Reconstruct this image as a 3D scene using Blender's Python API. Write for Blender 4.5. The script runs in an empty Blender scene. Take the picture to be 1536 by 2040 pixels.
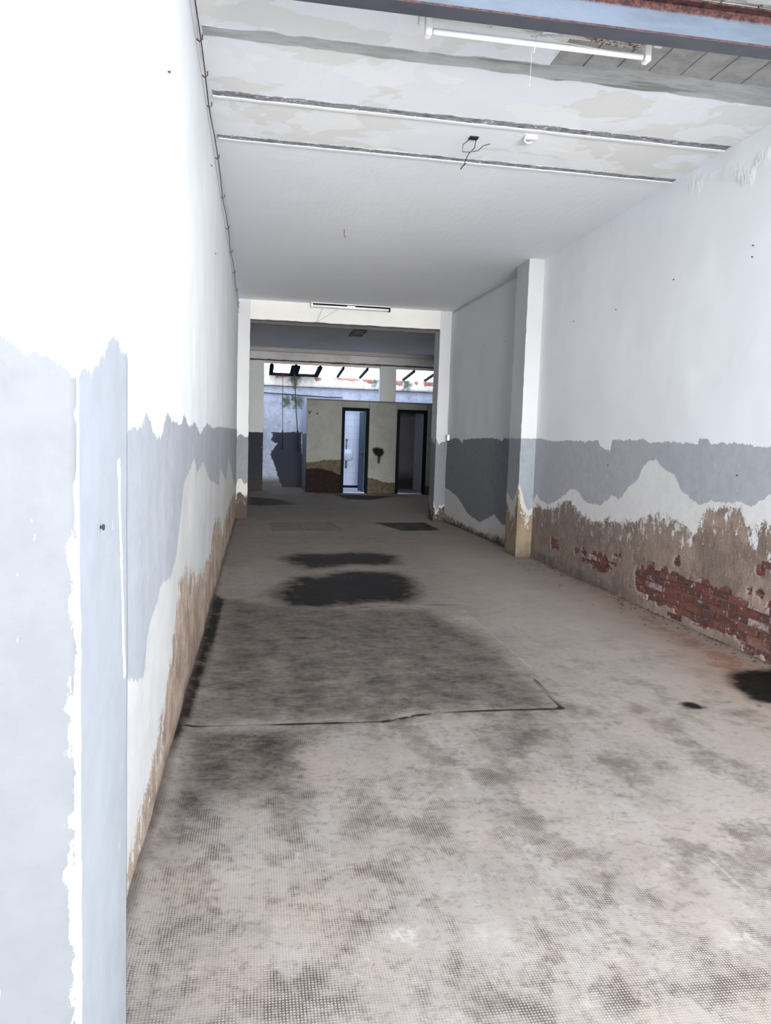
import bpy, bmesh, math, random
import numpy as np
from mathutils import Vector, Matrix
random.seed(7); rng = np.random.default_rng(7)
SC = bpy.context.scene
COL = SC.collection
# ------------------------------------------------------------------ camera
EYE = np.array([0.0, 0.0, 1.5])
FPX, YAW, PITCH, ROLL = 1537.9, 0.1656, -0.09168, 0.03271
def cam_axes():
    cy, sy = math.cos(YAW), math.sin(YAW)
    w = np.array([sy*math.cos(PITCH), cy*math.cos(PITCH), math.sin(PITCH)])
    r0 = np.array([cy, -sy, 0.0]); u0 = np.cross(r0, w)
    return (r0*math.cos(ROLL)+u0*math.sin(ROLL), -r0*math.sin(ROLL)+u0*math.cos(ROLL), w)
CR, CU, CW = cam_axes()
cam = bpy.data.objects.new('camera', bpy.data.cameras.new('camera')); COL.objects.link(cam)
cam.data.sensor_fit = 'VERTICAL'; cam.data.sensor_height = 36.0
cam.data.lens = FPX/2040*36.0; cam.data.clip_end = 200; cam.data.clip_start = 0.05
cam.matrix_world = Matrix(((CR[0], CU[0], -CW[0], EYE[0]), (CR[1], CU[1], -CW[1], EYE[1]), (CR[2], CU[2], -CW[2], EYE[2]), (0, 0, 0, 1)))
SC.camera = cam
# ------------------------------------------------------------------ world, street glare, exposure
SC.view_settings.view_transform = 'Standard'; SC.view_settings.look = 'None'
SC.view_settings.gamma = 1.0; SC.view_settings.use_curve_mapping = False
SC.view_settings.exposure = 2.46
wd = bpy.data.worlds.new('overcast_sky'); SC.world = wd; wd.use_nodes = True
bg = wd.node_tree.nodes['Background']; bg.inputs[0].default_value = (0.86, 0.92, 1.0, 1); bg.inputs[1].default_value = 1.28
sd = bpy.data.lights.new('fill_sun', 'SUN'); sd.energy = 2.8; sd.angle = math.radians(34); sd.color = (1.0, 0.985, 0.96)  # wide lamp added to even out light along the hall, as street glare
fill_sun = bpy.data.objects.new('fill_sun', sd); COL.objects.link(fill_sun)
fill_sun.rotation_euler = Vector((-0.07, 1.0, 0.02)).to_track_quat('-Z', 'Y').to_euler()
try:
    SC.cycles.diffuse_bounces = 7; SC.cycles.max_bounces = 14; SC.cycles.transparent_max_bounces = 12
except Exception: pass

# ------------------------------------------------------------------ helpers
def hit(px, ax, val):
    """the place on the plane axis ax = val that a measured point of the survey photograph shows"""
    d = CW+CR*(px[0]-768)/FPX-CU*(px[1]-1020)/FPX
    return EYE+d*(val-EYE[ax])/d[ax]
def tag(o, label=None, cat=None, group=None, kind=None):
    if label: o['label'] = label
    if cat: o['category'] = cat
    if group: o['group'] = group
    if kind: o['kind'] = kind
    return o
def link(name, me, m=None, parent=None):
    o = bpy.data.objects.new(name, me); COL.objects.link(o)
    if m is not None and me is not None and not len(me.materials): me.materials.append(m)
    if parent is not None: o.parent = parent
    return o
def empty(name, loc):
    o = bpy.data.objects.new(name, None); COL.objects.link(o); o.location = loc; o.empty_display_size = .1
    return o
def structure(o): o['kind'] = 'structure'; return o
class MB:
    def __init__(s): s.bm = bmesh.new()
    def box(s, a, b, bev=0.0, jit=0.0):
        a = Vector(a); b = Vector(b); lo = Vector(map(min, a, b)); hi = Vector(map(max, a, b))
        vs = []
        for i in range(8):
            v = Vector(((hi if i & 1 else lo).x, (hi if i & 2 else lo).y, (hi if i & 4 else lo).z))
            if jit: v += Vector([random.uniform(-jit, jit) for _ in range(3)])
            vs.append(s.bm.verts.new(v))
        fs = [s.bm.faces.new([vs[k] for k in f]) for f in ((0,2,3,1),(4,5,7,6),(0,1,5,4),(2,6,7,3),(0,4,6,2),(1,3,7,5))]
        if bev:
            es = list({e for f in fs for e in f.edges})
            bmesh.ops.bevel(s.bm, geom=es, offset=bev, segments=1, affect='EDGES')
        return s
    def tube(s, pts, r, n=8, caps=True):
        pts = [Vector(p) for p in pts]; rs = r if isinstance(r, (list, tuple)) else [r]*len(pts)
        rings = []
        for i, p in enumerate(pts):
            t = (pts[min(i+1, len(pts)-1)]-pts[max(i-1, 0)]).normalized()
            a = Vector((0, 0, 1)) if abs(t.z) < .9 else Vector((1, 0, 0))
            u = t.cross(a).normalized(); v = t.cross(u)
            rings.append([s.bm.verts.new(p+(u*math.cos(2*math.pi*k/n)+v*math.sin(2*math.pi*k/n))*rs[i]) for k in range(n)])
        for A, B in zip(rings, rings[1:]):
            for k in range(n):
                f = s.bm.faces.new([A[k], A[(k+1) % n], B[(k+1) % n], B[k]]); f.smooth = True
        if caps:
            s.bm.faces.new(list(reversed(rings[0]))); s.bm.faces.new(rings[-1])
        return s
    def prism(s, poly, d, off=(0, 0, 0)):
        """poly: 3D points in a plane, extruded by vector d"""
        d = Vector(d); n = len(poly)
        a = [s.bm.verts.new(Vector(p)) for p in poly]; b = [s.bm.verts.new(Vector(p)+d) for p in poly]
        s.bm.faces.new(a); s.bm.faces.new(list(reversed(b)))
        for k in range(n): s.bm.faces.new([a[(k+1) % n], a[k], b[k], b[(k+1) % n]])
        return s
    def build(s, name, m, parent=None):
        bmesh.ops.recalc_face_normals(s.bm, faces=s.bm.faces)
        me = bpy.data.meshes.new(name); s.bm.to_mesh(me); s.bm.free()
        return link(name, me, m, parent)
def smooth01(x): x = np.clip(x, 0, 1); return x*x*(3-2*x)
def vnoise(x, y, seed=0, octaves=4):
    """value noise in numpy for real relief (plaster edges)"""
    out = np.zeros_like(x, dtype=float); amp = 1.0; tot = 0
    for o in range(octaves):
        xi = np.floor(x).astype(int); yi = np.floor(y).astype(int); fx = x-xi; fy = y-yi
        fx = fx*fx*(3-2*fx); fy = fy*fy*(3-2*fy)
        def h(a, b):
            n = (a*374761393+b*668265263+(seed+o*31)*1442695041) & 0x7fffffff
            n = ((n ^ (n >> 13))*1274126177) & 0x7fffffff
            return ((n ^ (n >> 16)) & 0xffff)/65535.0
        v = (h(xi, yi)*(1-fx)+h(xi+1, yi)*fx)*(1-fy)+(h(xi, yi+1)*(1-fx)+h(xi+1, yi+1)*fx)*fy
        out += amp*v; tot += amp; amp *= .5; x = x*2+17.3; y = y*2+9.1
    return out/tot
def sdf(P, poly):
    """signed distance (positive inside) of points P (n,2) to a polygon"""
    P = np.asarray(P, float); poly = np.asarray(poly, float); n = len(poly)
    d = np.full(len(P), 1e9); inside = np.zeros(len(P), bool)
    for i in range(n):
        a, b = poly[i], poly[(i+1) % n]; ab = b-a; L = max(ab@ab, 1e-12)
        t = np.clip(((P-a)@ab)/L, 0, 1); q = P-(a+t[:, None]*ab)
        d = np.minimum(d, np.hypot(q[:, 0], q[:, 1]))
        c = ((a[1] > P[:, 1]) != (b[1] > P[:, 1]))
        with np.errstate(divide='ignore', invalid='ignore'):
            xx = (b[0]-a[0])*(P[:, 1]-a[1])/(b[1]-a[1])+a[0]
        inside ^= c & (P[:, 0] < xx)
    return np.where(inside, d, -d)
def lined(P, line):
    P = np.asarray(P, float); line = np.asarray(line, float); d = np.full(len(P), 1e9)
    for a, b in zip(line, line[1:]):
        ab = b-a; L = max(ab@ab, 1e-12); t = np.clip(((P-a)@ab)/L, 0, 1); q = P-(a+t[:, None]*ab)
        d = np.minimum(d, np.hypot(q[:, 0], q[:, 1]))
    return d
def attr(me, name, vals):
    a = me.attributes.new(name, 'FLOAT', 'POINT'); a.data.foreach_set('value', np.asarray(vals, np.float32))
def slab(name, us, vs, frame, back, m, height=None, fields=None, parent=None):
    """a solid slab: a gridded front face (us x vs) in frame (origin, U, V, N), closed to a back face 'back' behind"""
    O, U, V, N = [np.array(k, float) for k in frame]
    uu, vv = np.meshgrid(us, vs, indexing='ij'); nu, nv = uu.shape
    h = np.zeros_like(uu) if height is None else height(uu, vv)
    F = O+uu[..., None]*U+vv[..., None]*V+h[..., None]*N
    idx = np.arange(nu*nv).reshape(nu, nv)
    faces = np.stack([idx[:-1, :-1], idx[1:, :-1], idx[1:, 1:], idx[:-1, 1:]], -1).reshape(-1, 4).tolist()
    if np.dot(np.cross(U, V), N) < 0: faces = [f[::-1] for f in faces]
    verts = F.reshape(-1, 3).tolist()
    border = idx[:, 0].tolist()+idx[-1, 1:].tolist()+idx[-2::-1, -1].tolist()+idx[0, -2:0:-1].tolist()
    n0 = len(verts)
    uf, vf = uu.ravel(), vv.ravel()
    for k in border: verts.append((O+uf[k]*U+vf[k]*V-back*N).tolist())
    nb = len(border)
    flip = np.dot(np.cross(U, V), N) < 0
    for k in range(nb):
        q = [border[(k+1) % nb], border[k], n0+k, n0+(k+1) % nb]
        faces.append(q[::-1] if flip else q)
    bf = [n0+k for k in range(nb)][::-1]; faces.append(bf[::-1] if flip else bf)
    me = bpy.data.meshes.new(name); me.from_pydata(verts, [], faces); me.update()
    me.polygons.foreach_set('use_smooth', [True]*((nu-1)*(nv-1))+[False]*(len(faces)-(nu-1)*(nv-1)))
    if fields:
        W = np.array(verts)
        UVc = np.c_[np.r_[uf, uf[border]], np.r_[vf, vf[border]]]
        for k, f in fields.items(): attr(me, k, f(UVc, W))
    return link(name, me, m, parent)

# ------------------------------------------------------------------ node material kit
class NT:
    def __init__(s, name, rough=.8):
        s.m = bpy.data.materials.new(name); s.m.use_nodes = True; s.t = s.m.node_tree
        s.b = s.t.nodes['Principled BSDF']; s.b.inputs['Roughness'].default_value = rough
        s.b.inputs['Specular IOR Level'].default_value = .25
        s.geo = s.t.nodes.new('ShaderNodeNewGeometry')
        s.pos = s.geo.outputs['Position']
    def n(s, ty, **kw):
        k = s.t.nodes.new(ty)
        for a, v in kw.items(): setattr(k, a, v)
        return k
    def put(s, sock, v):
        if isinstance(v, bpy.types.NodeSocket): s.t.links.new(v, sock)
        elif isinstance(v, (tuple, list)) and len(v) == 3 and sock.type == 'RGBA': sock.default_value = (*v, 1)
        else: sock.default_value = v
    def math(s, op, a, b=0.0, c=0.0, clamp=False):
        k = s.n('ShaderNodeMath', operation=op, use_clamp=clamp)
        s.put(k.inputs[0], a); s.put(k.inputs[1], b)
        if op in ('MULTIPLY_ADD', 'SMOOTH_MIN', 'WRAP'): s.put(k.inputs[2], c)
        return k.outputs[0]
    def at(s, name): return s.n('ShaderNodeAttribute', attribute_name=name).outputs['Fac']
    def noise(s, scale, detail=6, rough=.6, sc=(1, 1, 1), off=(0, 0, 0), dist=0.0):
        mp = s.n('ShaderNodeMapping'); s.put(mp.inputs['Vector'], s.pos); mp.inputs['Scale'].default_value = sc; mp.inputs['Location'].default_value = off
        k = s.n('ShaderNodeTexNoise'); s.put(k.inputs['Vector'], mp.outputs[0])
        k.inputs['Scale'].default_value = scale; k.inputs['Detail'].default_value = detail; k.inputs['Roughness'].default_value = rough; k.inputs['Distortion'].default_value = dist
        return k.outputs['Fac']
    def step(s, v, lo, hi):
        k = s.n('ShaderNodeMapRange', interpolation_type='SMOOTHSTEP')
        s.put(k.inputs[0], v); s.put(k.inputs[1], lo); s.put(k.inputs[2], hi)
        return k.outputs[0]
    def mix(s, f, a, b, mode='MIX'):
        k = s.n('ShaderNodeMix', data_type='RGBA', blend_type=mode)
        s.put(k.inputs[0], f); s.put(k.inputs[6], a); s.put(k.inputs[7], b); return k.outputs[2]
    def add(s, *a):
        r = a[0]
        for k in a[1:]: r = s.math('ADD', r, k)
        return r
    def mul(s, a, b): return s.math('MULTIPLY', a, b)
    def wob(s, nz, amp): return s.math('MULTIPLY_ADD', nz, amp, -amp*.5)
    def bump(s, h, dist, strength=1.0, prev=None):
        k = s.n('ShaderNodeBump'); k.inputs['Distance'].default_value = dist; k.inputs['Strength'].default_value = strength
        s.put(k.inputs['Height'], h)
        if prev is not None: s.put(k.inputs['Normal'], prev)
        return k.outputs[0]
    def out(s, col, nrm=None, rough=None, metal=None):
        s.put(s.b.inputs['Base Color'], col)
        if nrm is not None: s.put(s.b.inputs['Normal'], nrm)
        if rough is not None: s.put(s.b.inputs['Roughness'], rough)
        if metal is not None: s.b.inputs['Metallic'].default_value = metal
        return s.m
def lin(r, g, b): return tuple(((c/255)/12.92 if c/255 <= .04045 else ((c/255+.055)/1.055)**2.4) for c in (r, g, b))

def wall_material(name, white, gray, under, brown, brown2, brick=False, uaxis='y'):
    """painted plaster: attr 'g' = grey dado, 'b' = bare render, 'k' = exposed brick bed, 'rel' relief; all in metres, positive inside"""
    t = NT(name, .85)
    st = (1, 1, 1)
    big = t.noise(.9, 5, .6)
    fine = t.noise(9, 8, .72); vfine = t.noise(60, 5, .7)
    streak = t.noise(14, 6, .75, sc=(1, 1, .22), off=(3, 1, 7))
    drip = t.noise(7, 5, .6, sc=(1, 1, .05), off=(9, 2, 3))
    gm = t.step(t.add(t.at('g'), t.wob(streak, .10), t.wob(vfine, .02)), -.003, .003)
    bedge = t.add(t.at('b'), t.wob(fine, .30), t.wob(vfine, .20))
    bm = t.step(bedge, -.012, .012)
    c = t.mix(t.step(big, .35, .7), white, tuple(k*.93 for k in white))
    c = t.mix(t.mul(t.step(drip, .60, .75), .10), c, lin(190, 178, 150))
    bare = t.mix(t.step(fine, .3, .7), under, tuple(k*.9 for k in under))
    c = t.mix(t.step(t.at('w'), -.02, .0), c, bare)
    gcol = t.mix(t.step(fine, .35, .7), gray, tuple(k*.86 for k in gray))
    gcol = t.mix(t.mul(t.step(big, .45, .6), .5), gcol, tuple(k*.9 for k in gray))
    fl = t.noise(34, 3, .6, sc=(1, 1, .35), off=(2, 8, 1))
    gcol = t.mix(t.step(fl, .71, .74), gcol, under)
    c = t.mix(gm, c, gcol)
    bc = t.mix(t.step(t.noise(3.2, 7, .65, off=(4, 4, 4)), .35, .65), brown, brown2)
    bc = t.mix(t.mul(t.step(vfine, .45, .7), .5), bc, tuple(k*.55 for k in brown2))
    spk = t.noise(11, 9, .8, sc=(1, 1, .6), off=(6, 1, 2))
    near = t.math('SUBTRACT', .655, t.mul(t.step(bedge, .45, .0), .135))
    bc = t.mix(t.step(t.math('SUBTRACT', spk, near), 0.0, .03), bc, under)
    c = t.mix(bm, c, bc)
    wet = t.at('wet'); wm = t.step(t.add(wet, t.wob(fine, .18)), -.05, .12)
    c = t.mix(t.mul(wm, .72), c, lin(62, 54, 50))
    if brick:
        sy = t.n('ShaderNodeSeparateXYZ'); t.put(sy.inputs[0], t.pos)
        c = t.mix(t.mul(t.mul(bm, t.step(sy.outputs[1], 5.6, 8.4)), .62), c, t.mix(t.step(fine, .35, .65), (.23, .19, .165), (.13, .105, .095)))
        c = t.mix(t.mul(bm, t.mul(t.step(t.noise(24, 7, .8, sc=(1, 1, .5), off=(1, 5, 2)), .58, .66), .45)), c, under)
        c = t.mix(t.mul(bm, t.mul(t.step(t.noise(31, 7, .8, sc=(1, 1, .6), off=(7, 5, 2)), .57, .65), .5)), c, (.09, .07, .06))
        km = t.step(t.at('k'), -.004, .006)
        kc = t.mix(t.step(vfine, .3, .7), lin(150, 118, 104), lin(104, 74, 66))
        c = t.mix(km, c, kc)
    rb = t.mul(bm, t.noise(26, 6, .7, sc=(1, 1, .6), dist=.6))
    h = t.add(t.mul(gm, .12), t.mul(bm, -.9), t.mul(rb, 2.2), t.mul(vfine, .12), t.mul(t.noise(1.7, 3, .5), 3.0))
    pm = t.step(t.at('peel'), -.02, .10)
    peel = t.mul(pm, t.noise(20, 4, .6, sc=(1, 1, .45), dist=1.2))
    h = t.add(h, t.mul(peel, 7.0))
    return t.out(c, t.bump(h, .004))
WHITE = (.825, .84, .87); UNDER = (.73, .725, .715)
GRAY = (.42, .435, .465); BROWN = (.27, .215, .18); BROWN2 = (.20, .155, .13)
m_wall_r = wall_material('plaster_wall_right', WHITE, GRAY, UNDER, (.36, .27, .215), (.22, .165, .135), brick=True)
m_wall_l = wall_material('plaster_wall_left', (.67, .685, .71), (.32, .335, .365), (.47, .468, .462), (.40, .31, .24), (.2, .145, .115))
m_far = wall_material('plaster_far_room', (.56, .57, .56), (.032, .036, .045), (.42, .42, .42), (.15, .12, .08), (.09, .07, .05))  # rear pier dado darkened: its shade is put into the grey
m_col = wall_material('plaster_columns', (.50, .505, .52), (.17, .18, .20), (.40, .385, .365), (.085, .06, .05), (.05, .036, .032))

# ------------------------------------------------------------------ wall outlines (surveyed)
XL, XR = -.39, 3.66
def curve(pts, ax, val, ucoord):
    P = np.array([hit(q, ax, val) for q in pts]); u = P[:, ucoord]; z = P[:, 2]; k = np.argsort(u); return u[k], z[k]
R1 = curve([(1056,876),(1081,874),(1100,880),(1118,878),(1136,877),(1165,880),(1192,877),(1196,889),(1215,899),(1220,876),(1260,877),(1280,874),(1290,882),(1330,879),(1390,885),(1393,874),(1411,874),(1414,883),(1487,884),(1497,890),(1536,890)], 0, XR, 1)
R2 = curve([(1056,1006),(1062,1000),(1069,985),(1078,997),(1092,1006),(1118,992),(1136,974),(1150,977),(1168,1001),(1197,1006),(1212,995),(1219,985),(1233,995),(1255,968),(1270,956),(1280,934),(1286,921),(1307,916),(1320,932),(1345,947),(1356,974),(1374,992),(1396,1006),(1414,999),(1450,1001),(1479,999),(1497,1010),(1515,999),(1534,985)], 0, XR, 1)
R3 = curve([(1056,1008),(1070,1009),(1099,1015),(1125,999),(1135,1000),(1154,1022),(1183,1040),(1215,1036),(1235,1045),(1262,1036),(1284,1036),(1295,1026),(1327,1034),(1360,1048),(1385,1066),(1396,1034),(1411,1017),(1436,1015),(1476,1017),(1485,1048),(1497,1060),(1519,1044),(1536,1050)], 0, XR, 1)
BRICKS = [[(1266,1131),(1320,1134),(1367,1148),(1407,1160),(1411,1171),(1428,1172),(1454,1177),(1458,1190),(1487,1202),(1512,1211),(1536,1227),(1536,1325),(1501,1292),(1461,1272),(1414,1256),(1378,1240),(1342,1224),(1338,1210),(1288,1198),(1266,1182),(1263,1155)],
          [(1098,1076),(1122,1086),(1117,1096),(1096,1090)], [(1142,1090),(1163,1094),(1166,1104),(1146,1100)],
          [(1176,1108),(1192,1102),(1208,1112),(1214,1130),(1200,1144),(1180,1134)], [(1222,1102),(1238,1104),(1238,1114),(1222,1112)],
          [(1338,1112),(1350,1110),(1354,1128),(1342,1124)], [(1484,1168),(1518,1180),(1516,1192),(1488,1182)],
          [(1508,1132),(1516,1130),(1516,1144),(1508,1142)], [(1528,1182),(1536,1184),(1536,1216),(1526,1210)]]
BRICKP = [np.array([hit(q, 0, XR)[1:] for q in pl]) for pl in BRICKS]
BRICKP.append(np.array([(5.2, 0), (5.2, .33), (4.9, .36), (4.4, .30), (3.6, .25), (3.6, 0)]))
PEELP = [np.array([hit(q, 0, XR)[1:] for q in pl]) for pl in ([(1362,360),(1372,388),(1392,388),(1400,372),(1425,358),(1465,362),(1480,378),(1500,368),(1506,340),(1536,325),(1536,290),(1510,300),(1495,330),(1470,325),(1430,335),(1400,340),(1385,345)],)]
def right_brick(P):
    d = np.full(len(P), -9.)
    for pl in BRICKP: d = np.maximum(d, sdf(P, pl))
    n = vnoise(P[:, 0]*14, P[:, 1]*14, 3, 4)
    return np.minimum(d, .5)+(n-.5)*.13
def R_g(P, W):
    y, z = P[:, 0], P[:, 1]; return np.minimum(np.interp(y, *R1)-z, z-np.interp(y, *R2))
def R_w(P, W): return np.interp(P[:, 0], *R1)-P[:, 1]-.06
def R_b(P, W): return np.interp(P[:, 0], *R3)-P[:, 1]
def zero(v): return lambda P, W: np.full(len(P), v)
def polys(pls): return lambda P, W: np.max([sdf(P, p) for p in pls], axis=0)
def R_h(uu, vv):
    P = np.c_[uu.ravel(), vv.ravel()]; h = np.zeros(len(P)); lo = P[:, 1] < 1.15
    k = right_brick(P[lo]); h[lo] = -.016*smooth01((k+.006)/.012)
    b = np.interp(P[lo][:, 0], *R3)-P[lo][:, 1]
    h[lo] += -.004*smooth01((b+(vnoise(P[lo][:, 0]*9, P[lo][:, 1]*9, 5)-.5)*.2)/.03)+(vnoise(P[lo][:, 0]*30, P[lo][:, 1]*22, 9, 3)-.5)*.006*smooth01(b*4)
    bad = (P[lo][:, 1] < .12)
    h[lo] += (vnoise(P[lo][:, 0]*6, P[lo][:, 1]*6, 11)-.5)*.02*bad*(1-P[lo][:, 1]/.12)
    return h.reshape(uu.shape)
def R_k(P, W):
    return np.where(P[:, 1] < 1.15, right_brick(P), -1)
us = np.r_[np.arange(1.85, 4.5, .1), np.arange(4.5, 9.93, .017), 10.1, 10.35]
vs = np.r_[np.arange(-.02, 1.12, .015), np.arange(1.15, 3.97, .06)]
structure(slab('wall_right', us, vs, ((XR, 0, 0), (0, 1, 0), (0, 0, 1), (-1, 0, 0)), .3, m_wall_r, R_h,
     dict(g=R_g, w=R_w, b=R_b, k=R_k, wet=lambda P, W: .10-P[:, 1]-.25*smooth01((8.2-P[:, 0])/2)+.06*vnoise(P[:, 0]*2, P[:, 0]*0, 70), peel=polys(PEELP))))
wall_right = bpy.data.objects['wall_right']
# bricks of the right wall
m_brick = []
for i, (a, b_) in enumerate([((.185, .066, .05), (.12, .045, .04)), ((.20, .08, .058), (.14, .06, .05)), ((.13, .06, .052), (.08, .04, .038)), ((.36, .31, .30), (.20, .10, .085)), ((.12, .12, .13), (.13, .085, .08)), ((.035, .025, .025), (.02, .02, .02))]):
    t = NT('old_brick_'+'abcdef'[i], .9)
    nz = t.noise(30, 7, .7); n2 = t.noise(90, 3, .6)
    c = t.mix(t.step(nz, .42, .6), a, b_); c = t.mix(t.mul(t.step(t.noise(17, 6, .75, off=(5, 5, 5)), .57, .64), .75), c, (.42, .35, .32))
    m_brick.append(t.out(c, t.bump(t.add(nz, t.mul(n2, .3)), .005)))
brick_meshes = []
for v in range(10):
    mb = MB(); mb.box((-.016, -.121, -.0265), (.016, .121, .0265), .003, .003)
    for ve in mb.bm.verts: ve.co += Vector([random.uniform(-.0015, .0015) for _ in range(3)])
    bmesh.ops.recalc_face_normals(mb.bm, faces=mb.bm.faces)
    me = bpy.data.meshes.new('brick'); mb.bm.to_mesh(me); mb.bm.free(); me.materials.append(m_brick[[0, 0, 1, 2, 0, 1, 2, 3, 2, 0][v]]); brick_meshes.append(me)
dark_me = brick_meshes[0].copy(); dark_me.materials.clear(); dark_me.materials.append(m_brick[5])
course, bl = .0655, .252
for r in range(0, 14):
    z = .034+r*course
    y = 3.7+(r % 2)*bl*.5+random.uniform(-.01, .01)
    while y < 10.0:
        P = np.array([[y+dy, z+dz] for dy in (-.11, -.05, 0, .05, .11) for dz in (-.02, 0, .02)])
        if right_brick(P).max() > -.005:
            missing = (r in (1,) and 5.05 < y < 5.3)
            o = link('brick', dark_me if missing else random.choice(brick_meshes), None, wall_right)
            o.location = (XR+.016+.007+random.uniform(-.003, .004)+(.035 if missing else 0), y, z+random.uniform(-.002, .002))
            o.rotation_euler = (random.uniform(-.01, .01), 0, random.uniform(-.008, .008))
        y += bl+random.uniform(-.003, .003)

# left wall
L1 = curve([(257,860),(261,853),(284,850),(291,823),(301,840),(305,863),(322,873),(333,819),(342,840),(362,846),(366,823),(376,850),(389,840),(399,867),(411,843),(426,853),(440,850),(474,856)], 0, XL, 1)
L2 = curve([(255,1352),(270,1354),(288,1350),(292,1290),(298,1250),(311,1205),(322,1158),(338,1151),(352,1107),(359,1039),(367,965),(376,945),(386,911),(393,941),(404,921),(416,955),(437,968),(440,931),(450,961),(455,907),(464,955),(474,978)], 0, XL, 1)
L3 = curve([(256,1720),(270,1640),(290,1560),(303,1500),(325,1400),(340,1290),(350,1220),(357,1150),(372,1124),(406,1134),(420,1090),(427,1036),(437,1022),(443,1056),(450,1022),(464,982),(474,975)], 0, XL, 1)
us = np.r_[1.85, np.arange(2.0, 14.41, .06), 14.85]; vs = np.r_[np.arange(-.02, 2.0, .05), np.arange(2.1, 4.0, .1)]
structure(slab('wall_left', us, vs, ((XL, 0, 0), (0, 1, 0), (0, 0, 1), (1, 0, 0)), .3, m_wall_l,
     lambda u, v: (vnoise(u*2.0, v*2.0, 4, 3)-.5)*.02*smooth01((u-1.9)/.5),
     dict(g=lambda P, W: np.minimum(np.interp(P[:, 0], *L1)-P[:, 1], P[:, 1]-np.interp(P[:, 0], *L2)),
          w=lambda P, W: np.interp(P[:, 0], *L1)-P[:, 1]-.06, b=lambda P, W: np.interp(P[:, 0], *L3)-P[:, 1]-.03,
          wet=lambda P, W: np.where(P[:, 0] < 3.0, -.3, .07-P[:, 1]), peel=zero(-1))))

# street facade with the entrance opening
FX, FY0, FY1 = -.30, 1.36, 1.86
def facade_fields(P, W):
    x, y, z = W.T
    a = np.interp(y, [1.3, 1.38, 1.52, 1.6, 1.68, 1.86], [1.70, 1.60, 1.62, 1.655, 1.70, 1.66])
    b = np.interp(-x, [.3, .55, 3], [1.60, 1.70, 1.76])
    return np.where(y < FY0+.01, b, a)-z
P1 = hit((234, 900), 0, FX); P2 = hit((245, 1350), 0, FX)
m_fac = wall_material('facade_plaster', (.50, .50, .505), (.088, .092, .099), (.17, .17, .168), BROWN, BROWN2)
m_jamb = wall_material('jamb_plaster', (.66, .66, .67), (.245, .258, .28), (.42, .42, .42), BROWN, BROWN2)
chip = NT('corner_chips', .9); cz = chip.noise(22, 5, .7)
m_chip = chip.out(chip.mix(cz, (.86, .86, .84), (.7, .69, .66)), chip.bump(cz, .01))
fac_f = dict(g=facade_fields, w=zero(-1), b=zero(-1), wet=zero(-1), peel=zero(-1))
def chipw(z): return -.03+(.028+.034*np.maximum(vnoise(z*13, z*0+2.5, 8, 5)-.40, 0)+.014*vnoise(z*40, z*0, 4, 2))*smooth01((1.5-z)/.25)
def blot(u, z): return .055-.12*np.abs(vnoise(u*3+5, z*3, 61, 4)-.5)-.0  # thin patches
def fac_g(P, W):
    g = facade_fields(P, W); d = np.where(W[:, 1] < FY0+.004, FX-W[:, 0], W[:, 1]-FY0)
    return np.minimum(g, (d-chipw(W[:, 2]))*1.0)
def fac_w(P, W): return (chipw(W[:, 2])-np.where(W[:, 1] < FY0+.004, FX-W[:, 0], W[:, 1]-FY0))
fac_f = dict(g=fac_g, w=zero(-1), b=zero(-1), wet=zero(-1), peel=zero(-1))
wf = structure(slab('wall_front', np.r_[np.linspace(-3.2, -.62, 12), np.arange(-.60, FX-.001, .012), FX], np.r_[np.arange(-.02, 2.2, .016), np.linspace(2.25, 4.6, 20)], ((0, FY0, 0), (1, 0, 0), (0, 0, 1), (0, -1, 0)), FY1-FY0, m_fac,
     lambda u, v: -.010*smooth01((u-(FX-.03))/.03)*vnoise(v*16, v*0, 8)+(vnoise(u*4, v*4, 31)-.5)*.004*smooth01((FX-.02-u)/.1), fac_f))
def jg(P, W):
    y, z = W[:, 1], W[:, 2]
    m = np.minimum(fac_g(P, W), np.abs(y-np.interp(z, [.9, 1.46], [P2[1], P1[1]]))-.016+4*np.maximum(z-1.44, 0)+4*np.maximum(.93-z, 0))
    return m
rv = slab('jamb_face', np.r_[np.linspace(FY0+.004, FY1-.002, 42)], np.r_[np.arange(-.02, 2.2, .02), np.linspace(2.25, 4.2, 16)], ((FX, 0, 0), (0, 1, 0), (0, 0, 1), (1, 0, 0)), .006, m_jamb,
     lambda u, v: .001+(vnoise(u*5, v*3, 6)-.5)*.004+.002, dict(g=jg, w=zero(-1), b=zero(-1), wet=zero(-1), peel=zero(-1)), parent=wf)
m_fplain = NT('facade_plain').out((.66, .65, .63))
structure(MB().box((3.72, FY0, -.02), (7, FY1, 4.6)).build('wall_front', m_fplain)); 
structure(MB().box((FX, FY0, 3.62), (3.72, FY1, 4.6)).build('wall_front', m_fplain))
structure(MB().box((-6, -7, -.16), (9, FY0, -.004)).build('trim_1', NT('pavement').out((.62, .61, .59))))

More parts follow.
